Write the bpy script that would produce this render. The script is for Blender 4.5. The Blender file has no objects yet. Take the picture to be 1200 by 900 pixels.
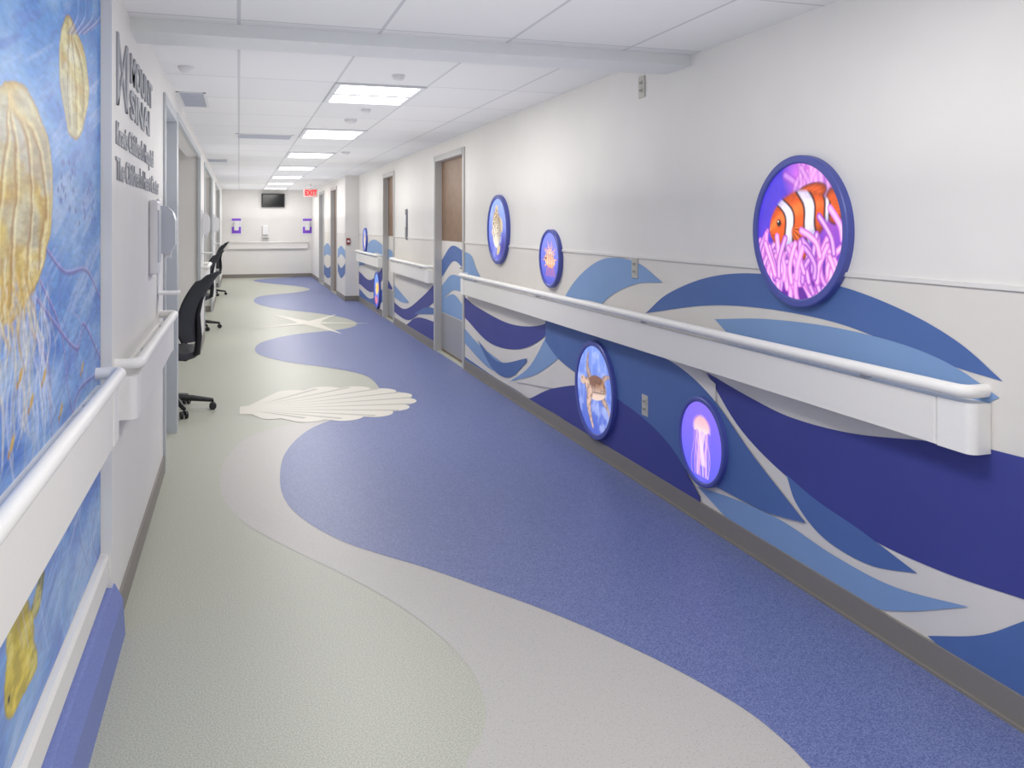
import bpy, math, numpy as np, random
from mathutils import Vector, Matrix, geometry
random.seed(4)
PSI=math.radians(17.75); C_=math.cos(PSI); S_=math.sin(PSI); EYE=1.5
WR=2.216; WR2=1.96; WL=-.435; WM=-.475; CEIL=2.43; CN=2.365; YF=24.7
sc=bpy.context.scene
try:
    sc.view_settings.view_transform='Standard'
except Exception: pass

# ---- image pixels cast through the fitted camera onto the modelled wall / floor planes
def ray(u,v):
    a=(u-600)/1000; b=(262-v)/1000
    return a*C_+S_, C_-a*S_, b
def onx(u,v,xp):
    dx,dy,b=ray(u,v); t=xp/dx
    return (t*dy, EYE+t*b)
def onf(u,v):
    dx,dy,b=ray(u,v); t=-EYE/b
    return (t*dx,t*dy)

def lin(c):
    c=np.asarray(c,float)/255.
    return np.where(c<=.04045,c/12.92,((c+.055)/1.055)**2.4)
def rgba(c): 
    l=lin(c); return (float(l[0]),float(l[1]),float(l[2]),1)

MATS={}
def mat(name,col,rough=.5,metal=0,col2=None,scale=200,emit=0,thr=(.45,.6),bump=0,spec=.5,detail=2):
    if name in MATS: return MATS[name]
    m=bpy.data.materials.new(name); m.use_nodes=True
    nt=m.node_tree; bs=nt.nodes['Principled BSDF']
    bs.inputs['Base Color'].default_value=rgba(col)
    bs.inputs['Roughness'].default_value=rough; bs.inputs['Metallic'].default_value=metal
    bs.inputs['Specular IOR Level'].default_value=spec
    tc=nt.nodes.new('ShaderNodeTexCoord')
    n=nt.nodes.new('ShaderNodeTexNoise'); n.inputs['Scale'].default_value=scale; n.inputs['Detail'].default_value=detail
    nt.links.new(tc.outputs['Object'],n.inputs['Vector'])
    r=nt.nodes.new('ShaderNodeValToRGB')
    r.color_ramp.elements[0].position=thr[0]; r.color_ramp.elements[1].position=thr[1]
    c2=col2 if col2 is not None else [min(255,k*1.01) for k in col]
    r.color_ramp.elements[0].color=rgba(col); r.color_ramp.elements[1].color=rgba(c2)
    nt.links.new(n.outputs['Fac'],r.inputs['Fac'])
    nt.links.new(r.outputs['Color'],bs.inputs['Base Color'])
    if emit:
        nt.links.new(r.outputs['Color'],bs.inputs['Emission Color']); bs.inputs['Emission Strength'].default_value=emit
    MATS[name]=m; return m

def vcol_mat(name,emit=0,noise=0,rough=.5):
    m=bpy.data.materials.new(name); m.use_nodes=True; nt=m.node_tree; bs=nt.nodes['Principled BSDF']
    at=nt.nodes.new('ShaderNodeAttribute'); at.attribute_name='Col'
    out=at.outputs['Color']
    if noise:
        tc=nt.nodes.new('ShaderNodeTexCoord'); mp=nt.nodes.new('ShaderNodeMapping'); mp.inputs['Scale'].default_value=(1,6,30)
        mp.inputs['Rotation'].default_value=(.35,0,0)
        n=nt.nodes.new('ShaderNodeTexNoise'); n.inputs['Scale'].default_value=2.5; n.inputs['Detail'].default_value=6
        nt.links.new(tc.outputs['Object'],mp.inputs['Vector']); nt.links.new(mp.outputs['Vector'],n.inputs['Vector'])
        mr=nt.nodes.new('ShaderNodeMapRange'); mr.inputs['From Min'].default_value=.3; mr.inputs['From Max'].default_value=.7
        mr.inputs['To Min'].default_value=1-noise; mr.inputs['To Max'].default_value=1+noise
        nt.links.new(n.outputs['Fac'],mr.inputs['Value'])
        mx=nt.nodes.new('ShaderNodeVectorMath'); mx.operation='SCALE'
        nt.links.new(out,mx.inputs[0]); nt.links.new(mr.outputs['Result'],mx.inputs['Scale']); out=mx.outputs['Vector']
    nt.links.new(out,bs.inputs['Base Color']); bs.inputs['Roughness'].default_value=rough
    if emit:
        nt.links.new(out,bs.inputs['Emission Color']); bs.inputs['Emission Strength'].default_value=emit
        nt.links.remove(bs.inputs['Base Color'].links[0]); bs.inputs['Base Color'].default_value=(.02,.02,.02,1)
    return m

class B:
    def __init__(s): s.v=[];s.f=[];s.m=[];s.sm=[]
    def add(s,vs,fs,m=0,smooth=False):
        o=len(s.v); s.v+= [tuple(map(float,p)) for p in vs]
        for f in fs: s.f.append(tuple(o+i for i in f)); s.m.append(m); s.sm.append(smooth)
        return s
    def box(s,x0,x1,y0,y1,z0,z1,m=0):
        vs=[(x,y,z) for x in(x0,x1) for y in(y0,y1) for z in(z0,z1)]
        return s.add(vs,[(0,1,3,2),(4,6,7,5),(0,4,5,1),(2,3,7,6),(0,2,6,4),(1,5,7,3)],m)
    def poly(s,pts,m=0):
        tris=geometry.tessellate_polygon([[Vector(p) for p in pts]])
        return s.add(pts,[tuple(t) for t in tris],m)
    def prism(s,pts,axis,a0,a1,m=0,smooth=False):
        def mk(p,a):
            if axis==0: return (a,p[0],p[1])
            if axis==1: return (p[0],a,p[1])
            return (p[0],p[1],a)
        n=len(pts); v=[mk(p,a0) for p in pts]+[mk(p,a1) for p in pts]
        tris=geometry.tessellate_polygon([[Vector((p[0],p[1],0)) for p in pts]])
        fs=[tuple(t) for t in tris]+[tuple(n+i for i in reversed(t)) for t in tris]
        s.add(v,fs,m)
        s.add(v,[(i,(i+1)%n,n+(i+1)%n,n+i) for i in range(n)],m,smooth); return s
    def tube(s,path,r,seg=12,m=0,caps=True):
        path=[Vector(p) for p in path]; n=len(path); rs=r if hasattr(r,'__len__') else [r]*n
        vs=[];up=None
        for i,p in enumerate(path):
            d=(path[min(i+1,n-1)]-path[max(i-1,0)]).normalized()
            if up is None: up=Vector((0,0,1)) if abs(d.z)<.9 else Vector((1,0,0))
            a=d.cross(up).normalized(); b=a.cross(d).normalized(); up=b
            for k in range(seg):
                t=2*math.pi*k/seg; vs.append(p+rs[i]*(math.cos(t)*a+math.sin(t)*b))
        fs=[(i*seg+k,i*seg+(k+1)%seg,(i+1)*seg+(k+1)%seg,(i+1)*seg+k) for i in range(n-1) for k in range(seg)]
        s.add(vs,fs,m,True)
        if caps: s.add(vs[:seg],[tuple(range(seg))],m); s.add(vs[-seg:],[tuple(range(seg))],m)
        return s
    def lathe(s,prof,seg=32,m=0,M=None):
        vs=[]
        for r,z in prof:
            for k in range(seg):
                t=2*math.pi*k/seg; p=Vector((r*math.cos(t),r*math.sin(t),z))
                vs.append(M@p if M else p)
        n=len(prof)
        fs=[(i*seg+k,i*seg+(k+1)%seg,(i+1)*seg+(k+1)%seg,(i+1)*seg+k) for i in range(n-1) for k in range(seg)]
        return s.add(vs,fs,m,True)
    def obj(s,name,mats,loc=(0,0,0),parent=None,bevel=0,local=False):
        me=bpy.data.meshes.new(name); L=Vector((0,0,0)) if local else Vector(loc)
        me.from_pydata([tuple(Vector(p)-L) for p in s.v],[],s.f)
        for q in (mats if isinstance(mats,(list,tuple)) else [mats]): me.materials.append(q)
        me.polygons.foreach_set('material_index',s.m); me.polygons.foreach_set('use_smooth',s.sm); me.update()
        o=bpy.data.objects.new(name,me); sc.collection.objects.link(o)
        if parent is not None: o.parent=parent
        else: o.location=loc
        if bevel:
            md=o.modifiers.new('bevel','BEVEL'); md.width=bevel; md.segments=3; md.limit_method='ANGLE'
        return o
def empty(name,loc,label,cat,group=None):
    e=bpy.data.objects.new(name,None); e.empty_display_size=.1; e.location=loc; sc.collection.objects.link(e)
    e['label']=label; e['category']=cat
    if group: e['group']=group
    return e
def tag(o,label,cat,group=None):
    o['label']=label; o['category']=cat
    if group: o['group']=group
    return o
def struct(o,label=None):
    o['kind']='structure'
    if label: o['label']=label
    return o
def part(b,name,mats,e,bevel=0,label=None):
    o=b.obj(name,mats,loc=e.location,parent=e,bevel=bevel)
    if label: o['label']=label
    return o
def spline(pts,n=8):
    P=[Vector((p[0],p[1],0)) for p in pts]; P=[2*P[0]-P[1]]+P+[2*P[-1]-P[-2]]; out=[]
    for i in range(1,len(P)-2):
        p0,p1,p2,p3=P[i-1:i+3]
        for k in range(n):
            t=k/n
            q=.5*((2*p1)+(-p0+p2)*t+(2*p0-5*p1+4*p2-p3)*t*t+(-p0+3*p1-3*p2+p3)*t**3)
            out.append((q.x,q.y))
    out.append((P[-2].x,P[-2].y)); return out

# ---------- palette
white=mat('wall_paint',(229,227,224),.6,scale=2)
vinyl=mat('vinyl_grey',(224,220,215),.5,scale=3)
indigo=mat('wave_indigo',(64,70,146),.5,scale=3,col2=(66,72,148),spec=.3)
midb=mat('wave_blue',(82,112,172),.5,scale=3,col2=(84,114,174),spec=.3)
lightb=mat('wave_light_blue',(130,162,207),.5,scale=3,col2=(132,164,209),spec=.3)
base_m=mat('rubber_base',(134,129,123),.5)
frame_m=mat('frame_metal',(188,193,198),.4)
framer_m=mat('frame_taupe',(184,183,182),.4)
wood=mat('wood_door',(128,100,78),.45,col2=(142,114,90),scale=12,thr=(.3,.7),detail=6)
kick=mat('kick_plate',(165,165,168),.4,.3)
railw=mat('rail_white',(236,235,233),.5,spec=.3)
railb=mat('bumper_white',(233,231,228),.55,spec=.3)
black=mat('black_plastic',(22,23,28),.45)
blackm=mat('black_mesh',(28,30,36),.7,scale=500,col2=(60,62,70))
chrome=mat('metal_grey',(130,132,138),.3,.8)
brk=mat('bracket_grey',(205,206,210),.4)
letterm=mat('brushed_letters',(150,153,162),.5,.0)
plast=mat('white_plastic',(230,230,232),.35)
dblue=mat('dispenser_front',(196,202,212),.25)
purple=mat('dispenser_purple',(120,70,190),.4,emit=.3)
rimm=mat('rim_blue',(78,88,168),.4)
outm=mat('outlet_plate',(188,186,178),.4)
slot=mat('outlet_slot',(60,56,50),.5)
sage=mat('floor_sage',(158,161,148),.42,col2=(194,195,183),scale=200,thr=(.36,.64),spec=.45)
greyf=mat('floor_grey',(186,183,180),.42,col2=(154,151,149),scale=190,thr=(.58,.70),spec=.45)
bluef=mat('floor_blue',(74,88,142),.42,col2=(126,137,182),scale=210,thr=(.36,.66),spec=.45)
cream=mat('floor_cream',(218,214,204),.45,scale=100,spec=.4)
creamd=mat('floor_cream_groove',(184,181,171),.5)
creams=mat('floor_cream_star',(222,218,207),.45)

def tile():
    m=bpy.data.materials.new('ceiling_tile'); m.use_nodes=True; nt=m.node_tree; bs=nt.nodes['Principled BSDF']
    tc=nt.nodes.new('ShaderNodeTexCoord'); br=nt.nodes.new('ShaderNodeTexBrick')
    br.offset=0; br.inputs['Scale'].default_value=1; br.inputs['Brick Width'].default_value=.61; br.inputs['Row Height'].default_value=.95
    br.inputs['Mortar Size'].default_value=.008; br.inputs['Mortar Smooth'].default_value=0.1
    br.inputs['Color1'].default_value=rgba((228,228,229)); br.inputs['Color2'].default_value=rgba((220,221,223)); br.inputs['Mortar'].default_value=rgba((196,197,201))
    nt.links.new(tc.outputs['Object'],br.inputs['Vector']); nt.links.new(br.outputs['Color'],bs.inputs['Base Color'])
    bs.inputs['Roughness'].default_value=.8; return m
tilem=tile()

# ================= SHELL =================
T=.15
b=B()
DZ=2.24
D1=(8.56,9.88); D2=(12.72,13.66); D3=(18.2,19.3); D4=(21.0,22.2); YJ=16.7
b.box(WR,WR+T,-4,D1[0],0,2.6); b.box(WR,WR+T,D1[0],D1[1],DZ,2.6); b.box(WR,WR+T,D1[1],D2[0],0,2.6)
b.box(WR,WR+T,D2[0],D2[1],DZ,2.6); b.box(WR,WR+T,D2[1],YJ+.1,0,2.6)
b.box(WR2,WR+T,YJ,D3[0],0,2.6); b.box(WR2,WR2+T,D3[0],D3[1],DZ,2.6); b.box(WR2,WR+T,D3[1],D4[0],0,2.6)
b.box(WR2,WR2+T,D4[0],D4[1],DZ,2.6); b.box(WR2,WR+T,D4[1],YF,0,2.6)
CR=1.3
def panel(b,xp,y0,y1,lay=1,z0=.1,z1=CR):
    x=xp-.0006*lay
    b.add([(x,y0,z0),(x,y1,z0),(x,y1,z1),(x,y0,z1)],[(0,1,2,3)],1)
panel(b,WR,-4,D1[0]-.05); panel(b,WR,D1[1]+.05,D2[0]-.05); panel(b,WR,D2[1]+.05,YJ); panel(b,WR2,YJ,D3[0]-.05)
panel(b,WR2,D3[1]+.05,D4[0]-.05)
lay=[2]
def wave(b,up,lo,m,xp=WR,y0=-4,y1=8.51,z0=.1,z1=CR-.003,n=8):
    pts=spline(up,n)+spline(lo,n)
    q=[]
    for u,v in pts:
        y,z=onx(u,v,xp); q.append((min(max(y,y0),y1),min(max(z,z0),z1)))
    out=[]
    for p in q:
        if not out or (abs(p[0]-out[-1][0])+abs(p[1]-out[-1][1]))>1e-4: out.append(p)
    lay[0]+=1
    x=xp-.0005*(2+lay[0]%14)
    b.poly([(x,p[0],p[1]) for p in out],m)
IN,MI,LI,GR=2,3,4,1
wave(b,[(757,367),(785,343),(835,324),(895,321),(980,334),(1060,364),(1125,402),(1176,447)],[(1176,447),(1120,430),(1050,404),(980,378),(900,362),(830,358),(757,367)],MI)
wave(b,[(838,374),(900,374),(980,384),(1060,404),(1120,430),(1172,466)],[(1172,466),(1130,478),(1000,450),(900,418),(862,398),(838,374)],LI)
wave(b,[(598,447),(622,428),(645,385),(668,338),(692,312),(716,302),(748,308),(777,331)],[(777,331),(745,333),(712,350),(685,385),(660,415),(630,438),(598,447)],LI)
wave(b,[(545,295),(553,300),(560,318),(572,335),(600,345)],[(600,352),(570,350),(545,340)],LI)
wave(b,[(545,348),(560,360),(600,380),(638,380),(662,360)],[(662,360),(640,393),(610,409),(575,402),(545,372)],IN)
wave(b,[(545,385),(560,402),(580,418),(605,436)],[(605,440),(575,432),(545,402)],LI)
wave(b,[(560,398),(585,424),(618,420)],[(618,424),(598,442),(578,432),(560,398)],MI)
wave(b,[(640,352),(690,352),(740,370),(790,405),(840,450)],[(840,470),(800,480),(730,425),(680,395),(640,370)],GR)
wave(b,[(640,372),(690,385),(740,405),(790,425),(835,465),(885,535),(946,613)],[(946,613),(900,600),(850,575),(800,548),(760,515),(720,470),(680,440),(655,420),(640,400)],MI)
wave(b,[(604,447),(640,440),(690,440),(720,448)],[(720,452),(680,452),(650,455),(604,447)],GR)
wave(b,[(620,468),(650,455),(695,453),(740,478),(785,520),(822,582)],[(822,590),(770,562),(710,528),(660,490),(620,468)],IN)
wave(b,[(545,402),(580,440),(620,465),(662,492)],[(662,505),(600,465),(545,425)],GR)
wave(b,[(545,418),(580,442),(610,460),(640,482)],[(640,496),(600,470),(545,432)],MI)
wave(b,[(640,486),(690,506),(740,540),(792,572)],[(792,578),(740,552),(690,524),(640,494)],GR)
wave(b,[(828,436),(880,466),(930,490),(1000,508),(1080,516),(1140,522),(1200,536),(1300,560)],[(1300,735),(1200,702),(1100,668),(1010,625),(930,565),(870,505),(828,436)],IN)
wave(b,[(922,556),(960,588),(1010,622),(1076,672)],[(1076,672),(1020,662),(968,632),(935,592),(922,556)],MI)
wave(b,[(818,570),(870,588),(920,612),(980,652),(1050,688),(1136,711)],[(1136,711),(1060,716),(1000,708),(930,676),(870,625),(818,570)],LI)
wave(b,[(1088,745),(1150,744),(1200,728),(1300,690)],[(1300,900),(1200,830),(1130,780),(1088,745)],MI)
k=dict(y0=D1[1]+.05,y1=D2[0]-.05)
wave(b,[(458,318),(472,312),(485,295),(498,283),(512,288)],[(512,306),(498,300),(485,315),(470,328),(458,326)],MI,**k)
wave(b,[(458,330),(475,342),(492,330),(512,312)],[(512,322),(495,345),(475,355),(458,345)],LI,**k)
wave(b,[(458,350),(475,362),(495,348),(512,330)],[(512,352),(495,365),(478,375),(458,362)],IN,**k)
wave(b,[(475,382),(490,372),(512,378)],[(512,405),(490,395),(475,382)],IN,**k)
wave(b,[(485,368),(500,360),(512,362)],[(512,368),(500,368),(485,368)],MI,**k)
k=dict(y0=D2[1]+.05,y1=YJ-.02)
wave(b,[(421,300),(432,285),(440,281),(452,290)],[(452,302),(440,296),(430,308),(421,312)],LI,**k)
wave(b,[(421,318),(435,328),(452,310)],[(452,322),(437,342),(421,332)],IN,**k)
wave(b,[(421,338),(435,350),(452,335)],[(452,350),(437,362),(421,352)],MI,**k)
k=dict(xp=WR2,y0=YJ,y1=D3[0]-.05)
wave(b,[(396,292),(400,288),(405,294)],[(405,304),(400,298),(396,303)],LI,**k)
wave(b,[(396,308),(400,314),(405,308)],[(405,320),(400,326),(396,318)],MI,**k)
k=dict(xp=WR2,y0=D3[1]+.05,y1=D4[0]-.05)
wave(b,[(378,292),(384,285),(390,294)],[(390,304),(384,298),(378,303)],LI,**k)
wave(b,[(378,306),(384,314),(390,308)],[(390,322),(384,326),(378,318)],MI,**k)
wr=b.obj('wall_right',[white,vinyl,indigo,midb,lightb]); struct(wr,'white wall with painted blue wave vinyl on its lower half')

b=B()
for (x,y0,y1) in [(WR,-4,D1[0]-.05),(WR,D1[1]+.05,D2[0]-.05),(WR,D2[1]+.05,YJ),(WR2,YJ-.008,D3[0]-.05)]:
    b.box(x-.008,x,y0,y1,CR-.002,CR+.014)
struct(b.obj('trim_1',mat('chair_rail',(225,223,220),.5)),'thin pale chair rail strip')

def door(i,x,y0,y1,mural,leafm,right=True,fm=None):
    fm=fm or framer_m
    s=1 if right else -1
    b=B(); w=.05
    def bx(xa,xb,*a): b.box(min(xa,xb),max(xa,xb),*a)
    bx(x-.014*s,x+.13*s,y0-w,y0+.015,0,DZ+w); bx(x-.014*s,x+.13*s,y1-.015,y1+w,0,DZ+w); bx(x-.014*s,x+.13*s,y0,y1,DZ-.015,DZ+w)
    struct(b.obj('trim_%d'%(i+1),fm),'painted metal door frame')
    b=B(); xl=x+.07*s; bx(xl,xl+.045*s,y0+.015,y1-.015,.01,DZ-.015)
    mats=[leafm,vinyl,indigo,midb,lightb,kick,chrome]
    if mural:
        panel(b,xl,y0+.016,y1-.016,1,.45,CR)
        kk=dict(xp=xl,y0=y0+.016,y1=y1-.016,z0=.46)
        if i==1:
            wave(b,[(518,305),(530,288),(546,296)],[(546,318),(532,306),(518,325)],MI,**kk)
            wave(b,[(518,335),(530,322),(546,328)],[(546,345),(532,340),(518,352)],LI,**kk)
            wave(b,[(518,352),(532,345),(546,362)],[(546,392),(530,372),(518,366)],LI,**kk)
            wave(b,[(518,368),(532,378),(546,385)],[(546,410),(530,395),(518,380)],MI,**kk)
        else:
            wave(b,[(450,300),(456,292),(463,298)],[(463,310),(456,304),(450,312)],LI,**kk)
            wave(b,[(450,322),(456,328),(463,318)],[(463,332),(456,345),(450,335)],IN,**kk)
        bx(xl-.004,xl,y0+.03,y1-.03,.03,.45,5)
    b.tube([(xl,y0+.09,1.03),(xl-.05*s,y0+.09,1.03),(xl-.055*s,y0+.1,1.03),(xl-.055*s,y0+.2,1.03)],.009,8,6)
    struct(b.obj('door_%d'%i,mats),'wood door with wave panel and metal kick plate' if mural else 'corridor door in metal frame')
door(1,WR,*D1,True,wood); door(2,WR,*D2,True,wood)
gdoor=mat('door_grey',(190,192,198),.4)
door(3,WR2,*D3,False,wood); door(4,WR2,*D4,False,gdoor)

# left wall, one piece per stretch
DL=(5.58,6.56)
XB=-1.5
def lw(*a): return struct(B().box(*a).obj('wall_left',white),'white painted corridor wall')
lw(XB,WM,-4,3.36,0,2.6); lw(XB,WL,3.36,DL[0],0,2.6); lw(XB,WL,DL[0],DL[1],DZ,2.6); lw(XB,WL-.3,DL[0],DL[1],0,DZ)
lw(XB,WL,DL[1],6.68,0,2.6)
ALC=[(6.68,10.6),(11.9,15.4),(17.6,21.2)]
for i,(a0,a1) in enumerate(ALC):
    lw(XB-.1,XB,a0,a1,0,2.6); lw(WL-.15,WL,a0,a1,2.28,2.6)
    nxt=ALC[i+1][0] if i+1<len(ALC) else YF
    lw(XB,WL,a1,nxt,0,2.6)
door(5,WL,*DL,False,gdoor,right=False,fm=frame_m)
b=B()
for a0,a1 in ALC:
    for y in (a0,a1): b.box(WL-.02,WL+.012,y-.04,y+.04,0,2.28)
    b.box(WL-.02,WL+.012,a0,a1,2.26,2.31)
struct(b.obj('trim_7',frame_m),'blue grey alcove edge trim')

struct(B().box(-1.6,2.4,YF,YF+.1,0,2.6).obj('wall_far',white),'end wall of the corridor')
struct(B().box(-1.6,2.4,-4.1,-4,0,2.6).obj('wall_near',white))
b=B(); b.box(-1.6,2.4,-4.1,3.9,CN,2.62,0); b.box(-1.6,2.4,4.17,YF+.1,CEIL,2.62,0)
struct(b.obj('ceiling',[tilem]),'white suspended tile ceiling')
struct(B().box(-1.6,2.4,3.9,4.17,2.31,2.62).obj('trim_8',mat('soffit',(216,219,221),.5)),'dropped soffit across the ceiling')

b=B()
for (y0,y1) in [(-4,D1[0]-.05),(D1[1]+.05,D2[0]-.05),(D2[1]+.05,YJ)]:
    b.box(WR-.012,WR,y0,y1,0,.1); b.box(WR-.022,WR-.012,y0,y1,0,.012)
b.box(WR2-.012,WR,YJ-.012,YJ,0,.1)
for (y0,y1) in [(YJ,D3[0]-.05),(D3[1]+.05,D4[0]-.05),(D4[1]+.05,YF)]: b.box(WR2-.012,WR2,y0,y1,0,.1)
struct(b.obj('baseboard_right',base_m),'grey rubber cove base')
b=B()
b.box(WL,WL+.012,3.42,DL[0]-.05,0,.1)
for a0,a1 in [(10.64,11.86),(15.44,17.56),(21.24,YF)]: b.box(WL,WL+.012,a0,a1,0,.1)
for a0,a1 in ALC: b.box(XB,WL,a1-.012,a1-.0,0,.1); b.box(XB,XB+.012,a0,a1,0,.1)
struct(b.obj('baseboard_left',base_m),'grey rubber cove base')
struct(B().box(WL,WR2,YF-.012,YF,0,.1).obj('baseboard_far',base_m),'grey rubber cove base')
bl=mat('bumper_blue',(112,127,190),.5,scale=150,col2=(120,135,196))
b=B(); b.prism([(WM,0),(-.395,0),(-.402,.13),(-.43,.19),(WM,.195)],1,-4,3.4,0)
struct(b.obj('baseboard_mural',bl),'thick blue protective wall base')
struct(B().prism([(WM,.2),(WM+.022,.2),(WM+.03,.215),(WM+.03,.3),(WM+.022,.315),(WM,.315)],1,-4,3.36).obj('trim_9',railb),'white strip under the painted mural')

# ================= FLOOR =================
b=B(); b.box(-1.6,2.4,-4.1,YF+.1,-.1,0,0)
def fpoly(pts,z,m): b.poly([(p[0],p[1],z) for p in pts],m)
outer=[(395,490),(335,499),(288,514),(264,540),(258,565),(265,590),(290,615),(340,643),(400,672),(460,705),(515,745),(552,785),(569,828),(563,868),(545,900)]
oc=[onf(*p) for p in outer]+[(.42,1.85),(.15,1.4),(-.05,.8),(-.1,0),(0,-1),(.2,-4)]
oc=spline(oc,8)
fpoly(oc+[(2.215,-4),(2.215,9.0)],.0008,1)
edge=[(950,900),(915,865),(870,830),(800,789),(720,750),(640,716),(560,687),(500,666),(440,648),(400,634),(360,612),(335,588),(328,560),(335,530),(360,505),(395,490),(435,478),(446,465),(441,450),(425,439),(385,431),(335,424),(305,416),(299,408),(310,400),(345,392),(400,386),(418,380),(405,373),(370,367),(320,361),(298,354),(306,347),(345,343),(363,339),(345,335),(305,331),(299,328),(330,325.5)]
ec=spline([(2.2,.1),(1.8,.55),(1.55,1.05),(1.47,1.6)]+[onf(*p) for p in edge],8)
ec=[(max(p[0],-.42),min(p[1],YF-.02)) for p in ec]
fpoly([(2.215,.05)]+ec+[(1.5,YF-.02),(1.955,YF-.02),(1.955,YJ),(2.215,YJ-.02)],.0016,2)
# scallop shell inlay: long ribs fanning from the hinge, beige gaps between them
A=Vector(onf(284,480)); tips=[(352,457.5),(392,454),(430,454),(462,457),(482,462.5),(488,469.5),(480,477.5),(460,485),(424,490),(380,492),(338,489)]
TP=[Vector(onf(*t)) for t in tips]
for i,t in enumerate(TP):
    nb=[(TP[j]-t).length for j in (i-1,i+1) if 0<=j<len(TP)]; W=min(.53*sum(nb)/len(nb),.15)
    d=(t-A); L=d.length; d.normalize(); nrm=Vector((-d.y,d.x)); c=A+d*(L-W*.9)
    pts=[A+nrm*.01]
    for k in range(15):
        a=math.pi/2-math.pi*k/14; pts.append(c+d*(W*.9*math.cos(a))+nrm*(W*math.sin(a)))
    pts.append(A-nrm*.01)
    fpoly(pts,.0024+.00003*i,3)
for i in range(len(TP)-1):
    m=(TP[i]+TP[i+1])/2; m=A+(m-A)*.985; d=(m-A).normalized(); n=Vector((-d.y,d.x)); s0=A+(m-A)*.2; q=A+(m-A)*.6
    fpoly([s0,q-n*.014,m-n*.024,m+n*.024,q+n*.014],.0031,4)
fpoly([onf(281,477),onf(300,474.5),onf(303,485.5),onf(281,486)],.0023,3)
Cs=Vector(onf(362,378.5)); st=[Vector(onf(*t)) for t in ((432,379),(400,391),(290,385.5),(322,369),(394,368.5))]; sp=[]
for i,t in enumerate(st):
    nx=st[(i+1)%5]; d=(t-Cs).normalized(); n=Vector((-d.y,d.x))*.042
    sgn=1 if (nx-Cs).dot(n)>0 else -1
    sp+= [Cs+(t-Cs)*.45-n*sgn*1.5, t-n*sgn*.15,t+n*sgn*.15, Cs+(t-Cs)*.45+n*sgn*1.5, Cs+((t-Cs).normalized()+(nx-Cs).normalized())*.13]
fpoly(sp,.0024,5)
fl=b.obj('floor',[sage,greyf,bluef,cream,creamd,creams]); struct(fl,'speckled sheet floor with blue water, grey shore and cream shell inlays')

# ================= HANDRAILS =================
def handrail(wx,s,y0,y1,z0=.79,z1=.942,zt=.980,label='white wall handrail above a wide bumper board'):
    e=empty('handrail',(wx,(y0+y1)/2,z0),label,'handrail')
    xo=wx+s*.083; r=.035
    def arc(yend,dr):
        P=[]
        for k in range(9):
            t=k/8*math.pi/2
            P.append((xo-s*(r-r*math.cos(t)), yend-dr*(r-r*math.sin(t)) , zt))
        P.append((wx,yend,zt)); return P
    pth=arc(y0+.02,-1)[::-1]+arc(y1-.02,1)
    part(B().tube(pth,.0215,20),'rail',railw,e)
    d=.076; r=.03
    pts=[(wx,y0+.14),(wx+s*d,y0+.14),(wx+s*d,y1-.14),(wx,y1-.14)]
    part(B().prism(pts,2,z0,z1),'bumper',railb,e,bevel=.014)
    for yy,dr in ((y0,-1),(y1,1)):
        ya=yy-dr*.138
        cp=[(wx,ya),(wx+s*(d+.002),ya)]
        for k in range(11):
            t=k/10*math.pi/2
            cp.append((wx+s*(d+.002-r+r*math.cos(t)), yy-dr*(r-r*math.sin(t))))
        cp.append((wx,yy))
        part(B().prism(cp,2,z0-.002,z1+.002),'end_cap',railw,e,bevel=.004)
    n=max(2,int((y1-y0)/1.6)+1)
    for k in range(n):
        y=y0+.5+(y1-y0-1.0)*k/(n-1)
        part(B().box(wx+s*.05-.01,wx+s*.05+.018,y-.015,y+.015,z1-.005,zt-.008),'bracket',brk,e)
    return e
handrail(WR,-1,2.06,8.42,label='long white handrail and bumper board on the wave wall')
handrail(WR,-1,10.02,12.6,label='white handrail and bumper board on wave wall between doors')
handrail(WR,-1,13.8,16.5,label='white handrail and bumper board past the second door')
handrail(WM,1,-2.5,3.27,z0=.755,z1=.935,label='white handrail and bumper board across the jellyfish mural')
handrail(WL,1,3.42,5.3,z0=.78,z1=.935,label='white handrail and bumper board beneath the wall lettering')
handrail(WL,1,10.7,11.8,label='short white handrail between two alcoves')
e=empty('handrail',(1,YF,.8),'white handrail across the end wall','handrail')
part(B().tube([(-.3,YF,.978),(-.3,YF-.085,.978),(1.85,YF-.085,.978),(1.85,YF,.978)],.02,10),'rail',railw,e)
part(B().box(-.3,1.85,YF-.06,YF,.8,.92),'bumper',railb,e)

# ================= PAINTING TOOLS =================
def paint(C,m,col): C[:]=C*(1-m[:,None])+np.asarray(lin(col))[None,:]*m[:,None]
def sdist(X,Y,pts):
    d=np.full(X.shape,1e9)
    for (x0,y0),(x1,y1) in zip(pts[:-1],pts[1:]):
        dx,dy=x1-x0,y1-y0; L=dx*dx+dy*dy+1e-12
        t=np.clip(((X-x0)*dx+(Y-y0)*dy)/L,0,1)
        d=np.minimum(d,np.hypot(X-x0-t*dx,Y-y0-t*dy))
    return d
def stroke(C,X,Y,pts,w,col,al=1,soft=.4):
    d=sdist(X,Y,pts); paint(C,np.clip((w-d)/(w*soft),0,1)*al,col)
def tent(C,X,Y,pts,w,dark,body,hi,al=1):
    d=sdist(X,Y,pts); q=d/w
    m=np.clip((1-q)/.22,0,1)*al
    sh=np.sqrt(np.clip(1-q*q,0,1))[:,None]
    f=lin(dark)*(1-sh)+lin(body)*sh; h=np.clip((sh-.82)/.18,0,1); f=f*(1-.6*h)+lin(hi)*.6*h
    C[:]=C*(1-m[:,None])+f*m[:,None]
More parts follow.
